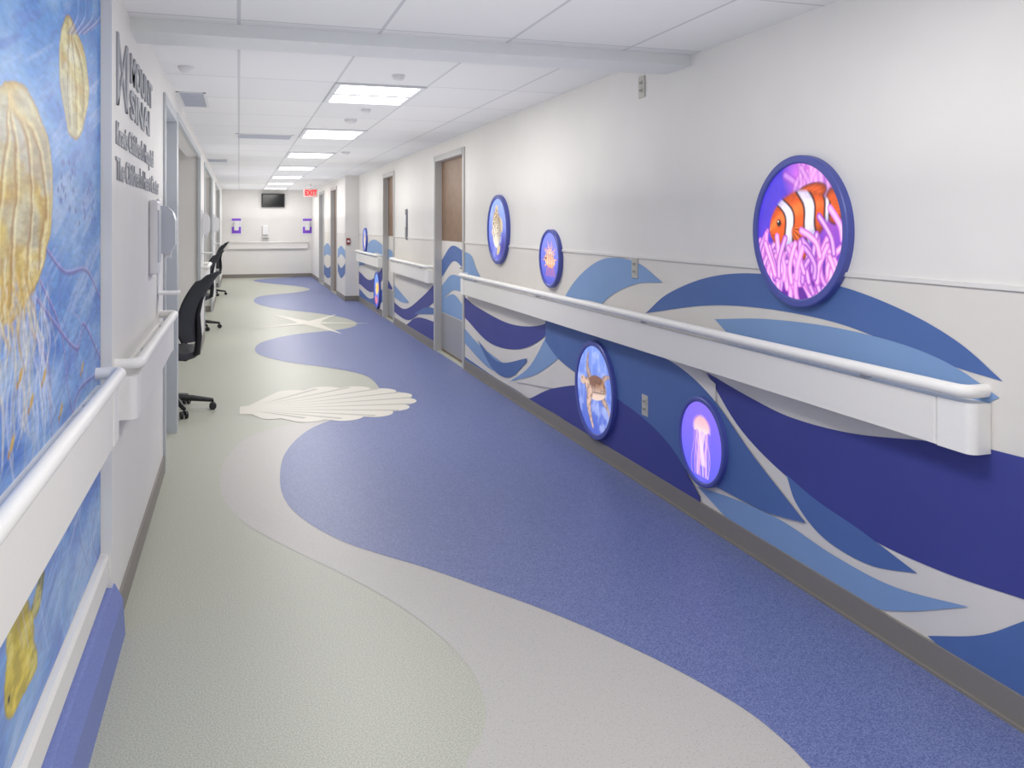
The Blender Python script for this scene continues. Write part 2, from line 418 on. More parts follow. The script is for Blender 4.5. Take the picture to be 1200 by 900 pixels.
def ell(X,Y,cx,cy,a,bb,ang=0,soft=.12):
    c,s=math.cos(ang),math.sin(ang); x=(X-cx)*c+(Y-cy)*s; y=-(X-cx)*s+(Y-cy)*c
    return np.clip((1-np.sqrt((x/a)**2+(y/bb)**2))/soft,0,1)
def local(X,Y,cx,cy,ang):
    c,s=math.cos(ang),math.sin(ang); return (X-cx)*c+(Y-cy)*s, -(X-cx)*s+(Y-cy)*c
def vgrad(Y,c0,c1,lo=-1,hi=1):
    t=np.clip((Y-lo)/(hi-lo),0,1)[:,None]; return lin(c0)[None,:]*(1-t)+lin(c1)[None,:]*t
def vnoise(X,Y,f,seed):
    r=np.random.RandomState(seed).rand(64,64); x=X*f+100; y=Y*f+100
    xi=np.floor(x).astype(int); yi=np.floor(y).astype(int); fx=x-xi; fy=y-yi; fx=fx*fx*(3-2*fx); fy=fy*fy*(3-2*fy)
    g=lambda i,j: r[(xi+i)%64,(yi+j)%64]
    return (g(0,0)*(1-fx)+g(1,0)*fx)*(1-fy)+(g(0,1)*(1-fx)+g(1,1)*fx)*fy
def fbm(X,Y,f,seed,o=4):
    s=0;a=.5;t=0
    for k in range(o): s=s+a*vnoise(X,Y,f*2**k,seed+k); t+=a; a*=.55
    return s/t
def mixin(C,f,m): C[:]=C*(1-m[:,None])+f*m[:,None]
def inside(X,Y,P):
    ins=np.zeros(X.shape,bool); n=len(P)
    for i in range(n):
        (xa,ya),(xb,yb)=P[i],P[(i+1)%n]
        cnd=((ya>Y)!=(yb>Y)); xs=(xb-xa)*(Y-ya)/((yb-ya)+1e-12)+xa; ins^=(cnd&(X<xs))
    return ins
def shade(f,c0,c1,sh): f[:]=lin(c0)*(1-sh[:,None])+lin(c1)*sh[:,None]
def clown(X,Y):
    n=fbm(X,Y,2,3); C=vgrad(Y*.6-.7*X+.5*n,(120,56,190),(74,54,205)); rnd=random.Random(2)
    paint(C,ell(X,Y,.15,.85,.55,.5,0,.9)*.95,(220,112,222)); paint(C,ell(X,Y,.8,.4,.6,.8,0,.9)*.9,(180,84,198)); paint(C,ell(X,Y,0,-.8,1.3,.75,0,.6),(96,34,150))
    dk=(124,50,168); bo=[(222,122,220),(194,96,206),(234,146,232),(170,82,200),(224,132,214)]; hi=[(255,214,250),(246,194,244)]
    def T(x,y,a,L,bend,w,al=1):
        tent(C,X,Y,spline([(x,y),(x+.35*L*math.cos(a),y+.35*L*math.sin(a)),(x+.7*L*math.cos(a+bend),y+.68*L*math.sin(a+bend)),(x+L*math.cos(a+bend*1.6),y+L*math.sin(a+bend*1.6))],3),w,dk,bo[rnd.randrange(5)],hi[rnd.randrange(2)],al)
    for k in range(22): T(rnd.uniform(.1,1.05),rnd.uniform(.05,.65),rnd.uniform(1.0,2.3),rnd.uniform(.45,.6),rnd.uniform(-.3,.3),.08,.6)
    for k in range(7): T(rnd.uniform(-.2,.3),rnd.uniform(.55,.7),rnd.uniform(1.2,2.0),.35,rnd.uniform(-.4,.4),.07,.5)
    for k in range(26): T(rnd.uniform(-1,1),rnd.uniform(-1.2,-.8),1.75+rnd.uniform(-.55,.55),rnd.uniform(.55,.8),rnd.uniform(-.35,.35),rnd.uniform(.06,.08))
    for k in range(26): T(rnd.uniform(-1,1),rnd.uniform(-.85,-.5),1.75+rnd.uniform(-.6,.6),rnd.uniform(.45,.62),rnd.uniform(-.4,.4),rnd.uniform(.055,.07))
    for (cx,cy,a,bb,an) in ((.26,.53,.42,.16,.22),(.06,-.24,.13,.2,.5),(.8,.36,.2,.27,.15)):
        paint(C,ell(X,Y,cx,cy,a*1.05,bb*1.08,an,.15)*.8,(44,16,30))
        f=C.copy(); x,y=local(X,Y,cx,cy,an); r=np.clip(1-np.sqrt((x/a)**2+(y/bb)**2),0,1); shade(f,(96,24,18),(226,92,22),np.clip(r*2.2,0,1))
        paint(f,np.clip(np.sin(np.arctan2(y,x+.3)*50),0,1)*.3,(130,36,12)); mixin(C,f,ell(X,Y,cx,cy,a,bb,an,.15))
    ang=.26; cx,cy=.04,.17
    x,y=local(X,Y,cx,cy,ang); half=.47*np.sqrt(np.clip(1-np.abs(x/.76)**2.3,0,1))*(1-.3*np.clip(x/.7,0,1)); bd=np.clip((half-np.abs(y))/.06,0,1)
    yn=y/np.maximum(half,1e-3); sh=np.clip(1-np.abs(yn*.95-.12)**2,0,1)
    f=C.copy(); shade(f,(92,20,14),(240,94,16),sh); paint(f,np.clip(.6-np.abs(yn-.35)*2.2,0,.4)*np.clip(1-x,0,1),(255,150,70))
    for c0,w,cv in ((-.24,.1,1.0),(.24,.12,.35),(.64,.05,.2)):
        d=np.abs(x-c0+cv*(y-.02)**2-.035*np.sin(y*10))
        paint(f,np.clip((w+.045-d)/.035,0,1)*.95,(30,12,24)); g=f.copy(); shade(g,(120,92,176),(250,242,255),sh); mixin(f,g,np.clip((w-d)/.04,0,1))
    f*= (.82+.36*fbm(X,Y,22,12,3))[:,None]; mixin(C,f,bd)
    ex,ey=-.46,.12
    paint(C,ell(X,Y,ex,ey,.095,.09,0,.6)*.8,(130,46,18)); paint(C,ell(X,Y,ex,ey,.062,.06,0,.4),(12,10,18)); paint(C,ell(X,Y,ex-.02,ey+.024,.02,.018,0,.6),(250,250,255))
    stroke(C,X,Y,spline([(-.7,.0),(-.62,-.07),(-.54,-.07)],4),.018,(90,24,12),.7,.9)
    x,y=local(X,Y,-.02,-.02,-.45); f=C.copy(); shade(f,(120,32,14),(240,112,34),np.clip(.6+.5*np.sin(np.arctan2(y,x+.16)*16),0,1)); mixin(C,f,ell(X,Y,-.02,-.03,.17,.12,-.45,.35)*.9)
    for k in range(17): T(rnd.uniform(-.65,.95),rnd.uniform(-.8,-.55),1.7+rnd.uniform(-.45,.4),rnd.uniform(.42,.6),rnd.uniform(-.4,.4),.065)
    T(.5,-.35,1.95,.55,.3,.065); T(.8,-.3,1.8,.6,.2,.065); T(.98,-.1,1.8,.5,.2,.065)
    return C*(.9+.24*fbm(X,Y,7,8,4))[:,None]
def puffer(X,Y):
    n=fbm(X,Y,3,5); C=vgrad(Y+.5*n,(85,80,190),(140,165,245))
    paint(C,ell(X,Y,.6,-.6,.7,.7,0,.8),(55,50,150)); paint(C,np.clip(n*2-1.1,0,.5),(190,200,255))
    for (cx,cy,a,bb,an) in ((.38,.15,.2,.3,.4),(.1,-.66,.26,.14,.6),(-.1,.66,.2,.16,.2)): paint(C,ell(X,Y,cx,cy,a,bb,an,.3),(205,185,150))
    bd=ell(X,Y,-.12,.03,.5,.66,.1,.12); x,y=local(X,Y,-.12,.03,.1); f=vgrad(y,(240,232,220),(172,142,95),-.6,.6)
    rn=random.Random(3)
    for k in range(110):
        cx,cy=rn.uniform(-.45,.45),rn.uniform(-.3,.62); paint(f,ell(x,y,cx,cy,.035,.035,0,.5)*.8,(90,70,50) if k%2 else (250,245,235))
    paint(f,np.clip(x*1.6,0,.6),(120,95,80)); mixin(C,f,bd)
    paint(C,ell(X,Y,-.42,.2,.1,.09,0,.2),(240,230,200)); paint(C,ell(X,Y,-.42,.2,.06,.06,0,.2),(15,15,20)); paint(C,ell(X,Y,-.6,-.08,.06,.09,0,.3),(235,205,185)); return C
def lion(X,Y):
    C=vgrad(Y+fbm(X,Y,3,2),(60,60,180),(125,135,240))
    for k in range(19):
        a=-.2+k/18*math.pi*1.2; L=.6+.15*math.sin(k*2.1); p=[(-.05,-.05),(L*math.cos(a),-.05+L*math.sin(a))]
        stroke(C,X,Y,p,.035,(225,140,70)); 
        for j in range(4): q=.35+.16*j; paint(C,ell(X,Y,p[1][0]*q,p[1][1]*q,.035,.03,0,.4),(250,238,225))
    bd=ell(X,Y,0,-.08,.58,.28,-.15,.12); x,y=local(X,Y,0,-.08,-.15); f=vgrad(y,(240,180,120),(170,70,40),-.3,.3)
    paint(f,np.clip(np.sin(x*40+y*6)*2,0,1)*.85,(252,238,222)); mixin(C,f,bd)
    for k in range(7): stroke(C,X,Y,[(-.25+.1*k,-.25),(-.4+.16*k,-.66)],.03,(215,110,60),.9)
    paint(C,ell(X,Y,-.42,0,.05,.05),(10,10,10)); return C
def turtle(X0,Y0):
    X=X0/1.2; Y=(Y0)/1.2
    n=fbm(X,Y,3,6); C=vgrad(Y*.9+.5*n,(48,64,172),(118,146,226))
    for k in range(6): stroke(C,X,Y,[(-.6+.28*k,1.1),(-.9+.35*k,-.3)],.07,(180,200,245),.25,.95)
    paint(C,np.clip(n*2.4-1.4,0,.35),(205,215,250))
    def limb(pts,w,c0,c1):
        P=spline(pts,5); d=sdist(X,Y,P); x0,y0=P[0]; x1,y1=P[-1]
        t=np.clip(((X-x0)*(x1-x0)+(Y-y0)*(y1-y0))/((x1-x0)**2+(y1-y0)**2),0,1); ww=w*(1-.75*t)+.012
        m=np.clip((ww-d)/.03,0,1); f=C.copy(); shade(f,c0,c1,np.clip(1-(d/ww)**2,0,1)); paint(f,np.clip(vnoise(X,Y,19,4)*4-2.2,0,.5),(92,66,60)); mixin(C,f,m)
    limb([(.3,.12),(.5,.3),(.72,.36)],.1,(108,84,86),(186,158,148))
    limb([(.42,-.12),(.62,-.24),(.72,-.38)],.09,(98,76,78),(188,160,148))
    limb([(-.2,.18),(-.34,.42),(-.3,.66)],.11,(96,78,86),(180,154,148))
    x,y=local(X,Y,.08,.0,.12)
    bd=np.clip((1-np.sqrt((x/.5)**2+(np.where(y>0,y/.3,y/.19))**2))/.08,0,1)
    f=C.copy(); shade(f,(222,196,182),(122,86,68),np.clip(.5+y*5,0,1)); 
    cells=vnoise(X*1.0+.2,Y*1.3,7,14); paint(f,np.clip(1-np.abs(cells-.5)*14,0,1)*.7*(y>-.03),(62,42,38)); paint(f,np.clip(cells*3-1.9,0,.6)*(y>-.03),(204,162,128))
    paint(f,np.clip(1-np.abs(y+.04)*40,0,1)*.7,(58,40,42)); mixin(C,f,bd)
    limb([(-.33,.06),(-.44,.1),(-.56,.12)],.13,(124,92,84),(216,184,164)); paint(C,ell(X,Y,-.56,.11,.14,.1,.1,.3),(206,174,156)); paint(C,ell(X,Y,-.6,.14,.025,.028,0,.5),(10,10,10))
    limb([(-.2,-.06),(-.26,-.36),(-.06,-.72)],.14,(118,88,86),(220,186,168)); return C
def jelly(X,Y):
    n=fbm(X,Y,3,9); C=vgrad(Y+.4*n,(84,92,230),(128,104,230)); rnd=random.Random(9)
    paint(C,ell(X,Y,0,-.2,.5,.9,0,.9)*.4,(205,155,232))
    for k in range(24):
        x=rnd.uniform(-.3,.33); pts=[(x,.35)]
        for j in range(6): pts.append((pts[-1][0]*1.02+rnd.uniform(-.06,.06),.35-(j+1)*.2))
        stroke(C,X,Y,spline(pts,4),.02,[(250,205,228),(236,170,212),(255,225,238),(240,170,190)][k%4],.6,.9)
    for k in range(6): stroke(C,X,Y,spline([(-.12+.06*k,.3),(-.05+.02*k,-.1),(.0+.04*k,-.55)],4),.07,(252,222,238),.4,.95)
    bd=ell(X,Y,.02,.36,.46,.34,0,.3)*np.clip((Y-.24-.03*np.sin(X*24))/.04,0,1); f=vgrad(Y,(255,218,220),(244,144,130),.2,.7)
    for k in range(9): stroke(f,X,Y,spline([(.02,.72),(-.2+.055*k,.55),(-.42+.11*k,.25)],4),.014,(255,240,232),.7,.9)
    mixin(C,f,bd*.85); return C
def yellowfish(X,Y):
    C=vgrad(Y,(60,70,190),(120,160,235)); paint(C,ell(X,Y,0,.1,.5,.4,.2),(240,190,60)); paint(C,ell(X,Y,.55,.2,.15,.3),(235,170,40))
    paint(C,ell(X,Y,-.2,-.6,.6,.3,0,.5),(230,120,120)); paint(C,ell(X,Y,-.3,.15,.06,.06),(10,10,10)); stroke(C,X,Y,[(0,.45),(.05,-.25)],.05,(250,250,250)); return C
discm=vcol_mat('lit_picture',emit=1.25)
def disc(u,v,R,fn,lab,res=1):
    xc=WR-.032; y,z=onx(u,v,xc)
    e=empty('round_light_box',(WR,y,z),lab,'wall light'); 
    nr,ns=int(70*res),int(200*res); Ri=R*.895
    rr,tt=np.meshgrid(np.linspace(0,1,nr),np.linspace(0,2*np.pi,ns,endpoint=False),indexing='ij')
    X=(rr*np.cos(tt)).ravel(); Y=(rr*np.sin(tt)).ravel()
    V=[(-.024,-x*Ri,yv*Ri) for x,yv in zip(X,Y)]
    F=[(i*ns+k,i*ns+(k+1)%ns,(i+1)*ns+(k+1)%ns,(i+1)*ns+k) for i in range(nr-1) for k in range(ns)]
    me=bpy.data.meshes.new('picture'); me.from_pydata(V,[],F); me.materials.append(discm)
    col=np.ones((len(X),4)); col[:,:3]=np.clip(fn(X,Y),0,1)
    at=me.color_attributes.new('Col','FLOAT_COLOR','POINT'); at.data.foreach_set('color',col.ravel()); me.update()
    o=bpy.data.objects.new('picture',me); sc.collection.objects.link(o); o.parent=e; o['label']='backlit sea life picture'
    M=Matrix(((0,0,-1,0),(1,0,0,0),(0,1,0,0),(0,0,0,1)))
    M2=Matrix.Translation(e.location)@M
    rb=B()
    for seg in ([(R,0),(R,.03)],[(R,.03),(R-.004,.034)],[(R-.004,.034),(Ri+.006,.034)],[(Ri+.006,.034),(Ri,.03)],[(Ri,.03),(Ri,.02)]): rb.lathe(seg,128,0,M2)
    part(rb,'rim',rimm,e)
    return e
disc(933,271,.312,clown,'large round blue-rimmed light box, orange clownfish in pink anemone',2)
disc(582,269,.308,puffer,'round blue-rimmed light box with spotted puffer fish')
disc(643,303,.216,lion,'small round blue-rimmed light box with striped lionfish')
disc(695,457,.316,turtle,'round blue-rimmed light box with swimming turtle',1.3)
disc(820,518,.221,jelly,'small round blue-rimmed light box with pink jellyfish',1.2)
disc(427,281,.22,puffer,'small round light box with beige fish past doors',.4)
disc(441,340,.31,yellowfish,'round light box with yellow fish, low on wall past doors',.5)

# ================= JELLYFISH MURAL =================
y0,y1,z0,z1=.6,3.355,.32,CN-.002
ny,nz=400,440
gy,gz=np.meshgrid(np.linspace(y0,y1,ny),np.linspace(z0,z1,nz),indexing='ij'); X=gy.ravel(); Y=gz.ravel()
def ml(*pts): return [onx(u,v,WM) for u,v in pts]
n1=fbm(X*.7,Y*2,1.6,11); n2=fbm(X+.4*n1,Y*2.5,4,21); n3=fbm(X*.5+.3*Y,Y*6-X*2,5,31); n4=fbm(X*3+.5*n2,Y*3,3,41); n5=fbm(X*2.2+.6*n2,Y*5,5,51)
C=vgrad(Y+.5*(n1-.5),(130,164,222),(76,142,212),.5,2.3)
paint(C,np.clip((n2-.46)*2.4,0,.7),(160,194,234)); paint(C,np.clip((.47-n2)*2.5,0,.65),(66,112,198)); paint(C,np.clip((n3-.58)*2.4,0,.4),(195,210,240)); paint(C,np.clip((.4-n3)*3,0,.45),(90,110,192)); paint(C,np.clip((n5-.58)*3,0,.4),(116,174,228))
rnd=random.Random(5)
def wob(u,v,n,du,dv0,dv1,al):
    pts=[(u,v)]
    for j in range(n): pts.append((pts[-1][0]+rnd.uniform(-du,du*1.3),pts[-1][1]+rnd.uniform(dv0,dv1)))
    return spline(ml(*pts),4)
for k in range(24):
    stroke(C,X,Y,wob(rnd.uniform(40,112),rnd.uniform(260,560),4,9,15,55,1),.003+.003*rnd.random(),[(105,90,175),(80,100,190),(200,185,230),(75,120,205)][k%4],.5,.8)
for pts in ([(50,290),(75,320),(100,318),(116,350)],[(45,330),(70,390),(80,470),(100,540)],[(30,380),(55,430),(60,520),(80,590)],[(60,560),(80,500),(90,460),(110,440)],[(40,350),(88,410),(96,380),(116,420)]):
    stroke(C,X,Y,spline(ml(*pts),6),.009,(115,88,165),.7,.9); stroke(C,X,Y,spline(ml(*[(a,q-3) for a,q in pts]),6),.003,(200,185,230),.7,.6)
def bell(poly,ctr,c_lo,c_hi,c_rim,apex,fan,wig=.022,lw_=1.):
    P=spline(ml(*(poly+[poly[0]])),5); Xw=X+wig*(n4-.5)*2+wig*.8*(n5-.5); Yw=Y+wig*1.4*(n2-.5)*2
    ins=inside(Xw,Yw,P); d=sdist(Xw,Yw,P); f=C.copy(); f[:]=C*.12+lin(c_lo)*.88
    (cy,cz),(ry,rz)=ctr; rr=np.sqrt(((X-cy)/ry)**2+((Y-cz)/rz)**2)
    paint(f,np.clip(1-rr,0,1)*.7,c_hi)
    paint(f,np.clip((n5-.54)*4,0,.45),(244,234,184)); paint(f,np.clip((.45-n5)*4,0,.6),(190,146,58)); paint(f,np.clip((n2-.62)*5,0,.4),(224,228,222)); paint(f,np.clip((.4-n2)*5,0,.4),(160,134,66)); paint(f,np.clip((.4-n1)*5,0,.3),(140,170,208))
    for vv in fan:
        S=spline(ml(apex,*vv),5); dd=sdist(Xw+.02*(n5-.5),Yw,S); w=.018*lw_; paint(f,np.clip((w-dd)/w,0,1)*.75,c_rim)
        S=spline(ml(apex,*[(a+3,q) for a,q in vv]),5); dd=sdist(Xw,Yw,S); paint(f,np.clip((w-dd)/w,0,1)*.55,(250,242,190))
    paint(f,np.clip((.045-d)/.045,0,1)*.4,(240,228,160)); paint(f,np.clip((.016-d)/.014,0,1)*.8*np.clip(n4*2,0,1),(150,106,54))
    mixin(C,f,ins*np.clip(d/.004,0,1)*.98)
for k in range(50):
    stroke(C,X,Y,wob(rnd.uniform(-5,55),rnd.uniform(330,400),4,7,22,52,1),.005+.008*rnd.random(),[(222,226,240),(232,216,160),(198,208,235),(212,206,180),(236,236,242)][k%5],.45,.95)
cb=onx(10,240,WM)
bell([(-60,120),(-20,100),(6,89),(24,93),(38,112),(49,140),(57,172),(61,205),(60,240),(57,272),(52,300),(46,322),(38,345),(26,368),(14,384),(2,388),(-30,350),(-50,250)],(cb,(.75,.42)),(208,178,76),(228,204,104),(166,116,40),(8,108),
     [[(26,150),(34,235),(28,350)],[(38,160),(51,232),(44,310)],[(14,160),(14,240),(8,370)],[(4,180),(-6,250),(-10,350)]])
for k in range(40):
    u=rnd.uniform(-4,36); v=rnd.uniform(300,370); stroke(C,X,Y,wob(u,v,4,5,8,26,1),.005+.009*rnd.random(),[(240,234,204),(214,178,82),(180,190,212),(190,150,70),(230,214,156)][k%5],.6,.95)
cb=onx(86,95,WM)
bell([(70,34),(75,22),(82,24),(90,40),(98,62),(101,86),(103,110),(99,140),(93,160),(85,164),(78,156),(74,136),(70,110),(68,84),(67,56)],(cb,(.28,.22)),(190,176,90),(214,200,122),(146,112,46),(80,28),
     [[(86,80),(88,160)],[(94,80),(96,145)],[(78,80),(80,150)]],.012,.7)
for k in range(12): stroke(C,X,Y,spline(ml((78+k*1.8,40),(86+k*3,20),(88+k*3,-5),(96+k*4,-35)),4),.005,[(85,90,165),(200,205,232),(120,100,170)][k%3],.65,.8)
for k in range(34):
    u,v=rnd.uniform(66,112),rnd.uniform(190,265); yy,zz=onx(u,v,WM); paint(C,ell(X,Y,yy,zz,.016,.013,0,.5)*.7,(80,95,182))
for (u,v) in ((35,470),(50,440),(12,520),(70,480),(95,430),(22,440),(88,520)):
    yy,zz=onx(u,v,WM); paint(C,ell(X,Y,yy,zz,.03,.014,.6,.4),(212,175,80)); paint(C,ell(X,Y,yy-.03,zz-.018,.012,.012,0,.5),(190,140,50))
def fpoly_paint(pts,c0,c1,edge,al=1):
    P=spline(ml(*(pts+[pts[0]])),5); Xw=X+.012*(n4-.5); ins=inside(Xw,Y,P); d=sdist(Xw,Y,P); zs=[p[1] for p in P]
    f=C.copy(); f[:]=vgrad(Y+.1*(n2-.5),c0,c1,min(zs),max(zs)); paint(f,np.clip((n5-.5)*5,0,.5),(236,224,140)); paint(f,np.clip((.45-n5)*5,0,.6),(170,152,62)); paint(f,np.clip((.012-d)/.012,0,1)*.5,edge); mixin(C,f,ins*al*1.0)
fpoly_paint([(32,722),(38,700),(44,676),(50,670),(48,690),(46,706),(40,724)],(150,146,84),(92,96,58),(70,70,60))
fpoly_paint([(4,770),(6,745),(15,716),(28,698),(32,714),(20,745)],(204,182,70),(146,138,72),(130,110,50))
fpoly_paint([(20,822),(30,806),(42,778),(38,750),(30,760)],(216,198,82),(170,158,64),(140,110,50))
fpoly_paint([(2,830),(3,800),(7,762),(15,738),(26,718),(35,716),(38,740),(34,778),(25,812),(14,838),(6,842)],(234,212,84),(192,174,54),(140,116,40))
yy,zz=onx(8,820,WM); paint(C,ell(X,Y,yy,zz,.012,.011,0,.4),(45,40,30))
for k in range(14):
    u=12+7.5*k; stroke(C,X,Y,spline(ml((u,590-u*.1),(u+8,640),(u+3,700),(u+12,760)),4),.004,[(150,130,200),(205,210,242),(90,120,205)][k%3],.5,.8)
C=np.clip(C,0,1)
V=np.stack([np.full(X.shape,WM+.004),X,Y],1)
F=[(i*nz+j,(i+1)*nz+j,(i+1)*nz+j+1,i*nz+j+1) for i in range(ny-1) for j in range(nz-1)]
me=bpy.data.meshes.new('wall_mural'); me.from_pydata(V.tolist(),[],F); me.materials.append(vcol_mat('mural_paint',noise=.12,rough=.45))
col=np.ones((len(X),4)); col[:,:3]=C; at=me.color_attributes.new('Col','FLOAT_COLOR','POINT'); at.data.foreach_set('color',col.ravel()); me.update()
o=bpy.data.objects.new('wall_mural',me); sc.collection.objects.link(o); tag(o,'painted blue sea mural with yellow jellyfish and fish','mural')

# ================= LETTERING =================
def textmesh(s,size,ext,M,mt,name,e,bold=.0,width=None):
    cu=bpy.data.curves.new('t','FONT'); cu.body=s; cu.size=size; cu.extrude=ext; cu.offset=bold
    ob=bpy.data.objects.new('t',cu); sc.collection.objects.link(ob)
    dg=bpy.context.evaluated_depsgraph_get(); dg.update(); me=bpy.data.meshes.new_from_object(ob.evaluated_get(dg))
    bpy.data.objects.remove(ob)
    if width:
        xs=[v.co.x for v in me.vertices]; k=width/(max(xs)-min(xs))
        me.transform(Matrix.Diagonal((k,1,1,1)))
    me.transform(M); me.materials.clear(); me.materials.append(mt)
    o=bpy.data.objects.new(name,me); sc.collection.objects.link(o); o.parent=e; return o
ML=Matrix(((0,0,1,0),(1,0,0,0),(0,1,0,0),(0,0,0,1)))
MF=Matrix(((1,0,0,0),(0,0,-1,0),(0,1,0,0),(0,0,0,1)))
e=empty('wall_lettering',(WL,3.45,1.7),'raised grey metal hospital name lettering with logo','sign')
TR=Matrix.Translation
textmesh('MOUNT',.168,.003,TR((.004,.42,.395))@ML,letterm,'lettering',e,.004,width=.92)
textmesh('SINAI',.168,.003,TR((.004,.42,.245))@ML,letterm,'lettering',e,.004,width=.80)
textmesh("Kravis Children's Hospital",.12,.002,TR((.003,0,.098))@ML,letterm,'lettering',e,.002,width=1.42)
textmesh("The Children's Heart Center",.12,.002,TR((.003,0,-.035))@ML,letterm,'lettering',e,.002,width=1.75)
b=B()
for (ya,yb) in ((.0,.0),(.27,.27),(.0,.27),(.27,.0)):
    w=.045 if ya==yb else .028
    b.prism([(3.47+ya,1.945),(3.47+ya+w,1.945),(3.47+yb+w,2.215),(3.47+yb,2.215)],0,WL,WL+.007+.001*ya)
part(b,'logo',letterm,e)

# ================= DISPENSERS =================
def dispenser(y,z,label,front=dblue):
    e=empty('hand_sanitizer_dispenser',(WL,y,z),label,'dispenser')
    part(B().box(WL,WL+.015,y-.09,y+.09,z-.17,z+.17),'backplate',plast,e,.006)
    part(B().prism([(WL+.015,z-.14),(WL+.07,z-.135),(WL+.095,z-.09),(WL+.095,z+.05),(WL+.08,z+.1),(WL+.045,z+.13),(WL+.015,z+.13)],1,y-.065,y+.065),'housing',front,e,.018)
    part(B().box(WL+.04,WL+.07,y-.015,y+.015,z-.165,z-.13),'nozzle',plast,e)
    part(B().box(WL,WL+.115,y-.07,y+.07,z-.37,z-.355).box(WL,WL+.01,y-.07,y+.07,z-.37,z-.17),'drip_tray',plast,e,.004)
    return e
dispenser(5.2,1.47,'pale grey hand sanitizer dispenser with drip tray')
dispenser(11.2,1.5,'white hand sanitizer dispenser between alcoves',plast)
dispenser(16.4,1.5,'white hand sanitizer dispenser beside far alcove',plast)
e=empty('glove_box_holder',(WL,4.78,1.42),'white upright wall holder beside the dispenser','holder')
part(B().box(WL,WL+.04,4.68,4.88,1.24,1.62),'body',plast,e,.012)
part(B().box(WL+.04,WL+.045,4.71,4.85,1.3,1.57),'front',mat('grey_window',(190,194,202),.3),e,.002)
for (u,v,pur) in ((277,265,1),(360,265,1),(311,270,0)):
    t=YF/ray(u,v)[1]; x=t*ray(u,v)[0]; z=EYE+t*(262-v)/1000
    e=empty('wall_dispenser',(x,YF,z),'white dispenser with purple poster panel' if pur else 'small white soap dispenser','dispenser')
    if pur:
        part(B().box(x-.15,x+.15,YF-.012,YF,z-.24,z+.24),'panel',plast,e,.004)
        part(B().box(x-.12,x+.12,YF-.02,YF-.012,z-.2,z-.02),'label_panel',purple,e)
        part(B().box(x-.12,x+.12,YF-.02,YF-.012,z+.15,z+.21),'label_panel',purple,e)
        part(B().box(x-.06,x+.06,YF-.11,YF-.012,z-.12,z+.13),'housing',plast,e,.015)
    else:
        part(B().box(x-.08,x+.08,YF-.1,YF,z-.12,z+.14),'housing',plast,e,.02); part(B().box(x-.09,x+.09,YF-.12,YF,z-.2,z-.18),'drip_tray',plast,e,.004)
t=YF/ray(320,235)[1]; x=t*ray(320,235)[0]; z=EYE+t*.027
e=empty('television',(x,YF,z),'small black flat screen television on end wall','television')
part(B().box(x-.31,x+.31,YF-.1,YF-.05,z-.19,z+.19),'casing',black,e,.006)
part(B().box(x-.28,x+.28,YF-.103,YF-.1,z-.16,z+.16),'screen',mat('screen_black',(10,10,16),.1),e)
part(B().box(x-.08,x+.08,YF-.05,YF,z-.08,z+.08),'bracket',chrome,e)
y=20.6; x=y*ray(364,226)[0]/ray(364,226)[1]; t=y/ray(364,226)[1]; z=EYE+t*.036
e=empty('exit_sign',(x,y,CEIL),'ceiling hung sign with glowing red EXIT letters','sign')
part(B().box(x-.16,x+.16,y-.025,y+.025,z-.1,z+.1),'housing',mat('exit_face',(220,180,178),.4),e,.004)
part(B().box(x-.02,x+.02,y-.02,y+.02,z+.1,CEIL),'mount',plast,e)
textmesh('EXIT',.17,.002,TR((-.135,-.027,z-CEIL-.058))@MF,mat('exit_red',(225,20,30),.4,emit=.8),'lettering',e,.005,width=.27)

# ================= OUTLETS =================
def plate(u,v,w,h,name,label,cat,dup=True):
    y,z=onx(u,v,WR); e=empty(name,(WR,y,z),label,cat)
    part(B().box(WR-.009,WR-.0,y-w/2,y+w/2,z-h/2,z+h/2),'plate',outm,e,.003)
    for dz in ((-.022,.022) if dup else (0,)):
        part(B().box(WR-.013,WR-.009,y-.017,y+.017,z+dz-.014,z+dz+.014).box(WR-.0145,WR-.013,y-.009,y-.005,z+dz-.006,z+dz+.008,1).box(WR-.0145,WR-.013,y+.005,y+.009,z+dz-.006,z+dz+.008,1),'socket',[outm,slot],e)
plate(745,314,.075,.12,'power_outlet','grey duplex outlet on the chair rail line','outlet')
plate(757,475,.075,.12,'power_outlet','grey duplex outlet low on the waves','outlet')
plate(753,102,.075,.125,'wall_jack','small grey data plate high on the wall','outlet')
y,z=onx(477,262,WR); e=empty('wall_card_holder',(WR,y,z),'slim grey card holder on wall between doors','holder')
part(B().box(WR-.02,WR,y-.05,y+.05,z-.22,z+.2),'body',mat('holder_grey',(120,122,130),.4),e,.004)
part(B().box(WR-.03,WR-.02,y-.04,y+.04,z-.05,z+.12),'card',plast,e,.002)
z=EYE-.021*16.3
e=empty('fire_alarm_pull',(2.0,YJ,z),'small dark red fire alarm pull station','alarm')
part(B().box(1.98,2.05,YJ-.05,YJ,z-.06,z+.06),'housing',mat('alarm_red',(140,50,50),.4),e,.006)
part(B().box(1.995,2.035,YJ-.062,YJ-.05,z-.02,z+.02),'handle',plast,e,.003)

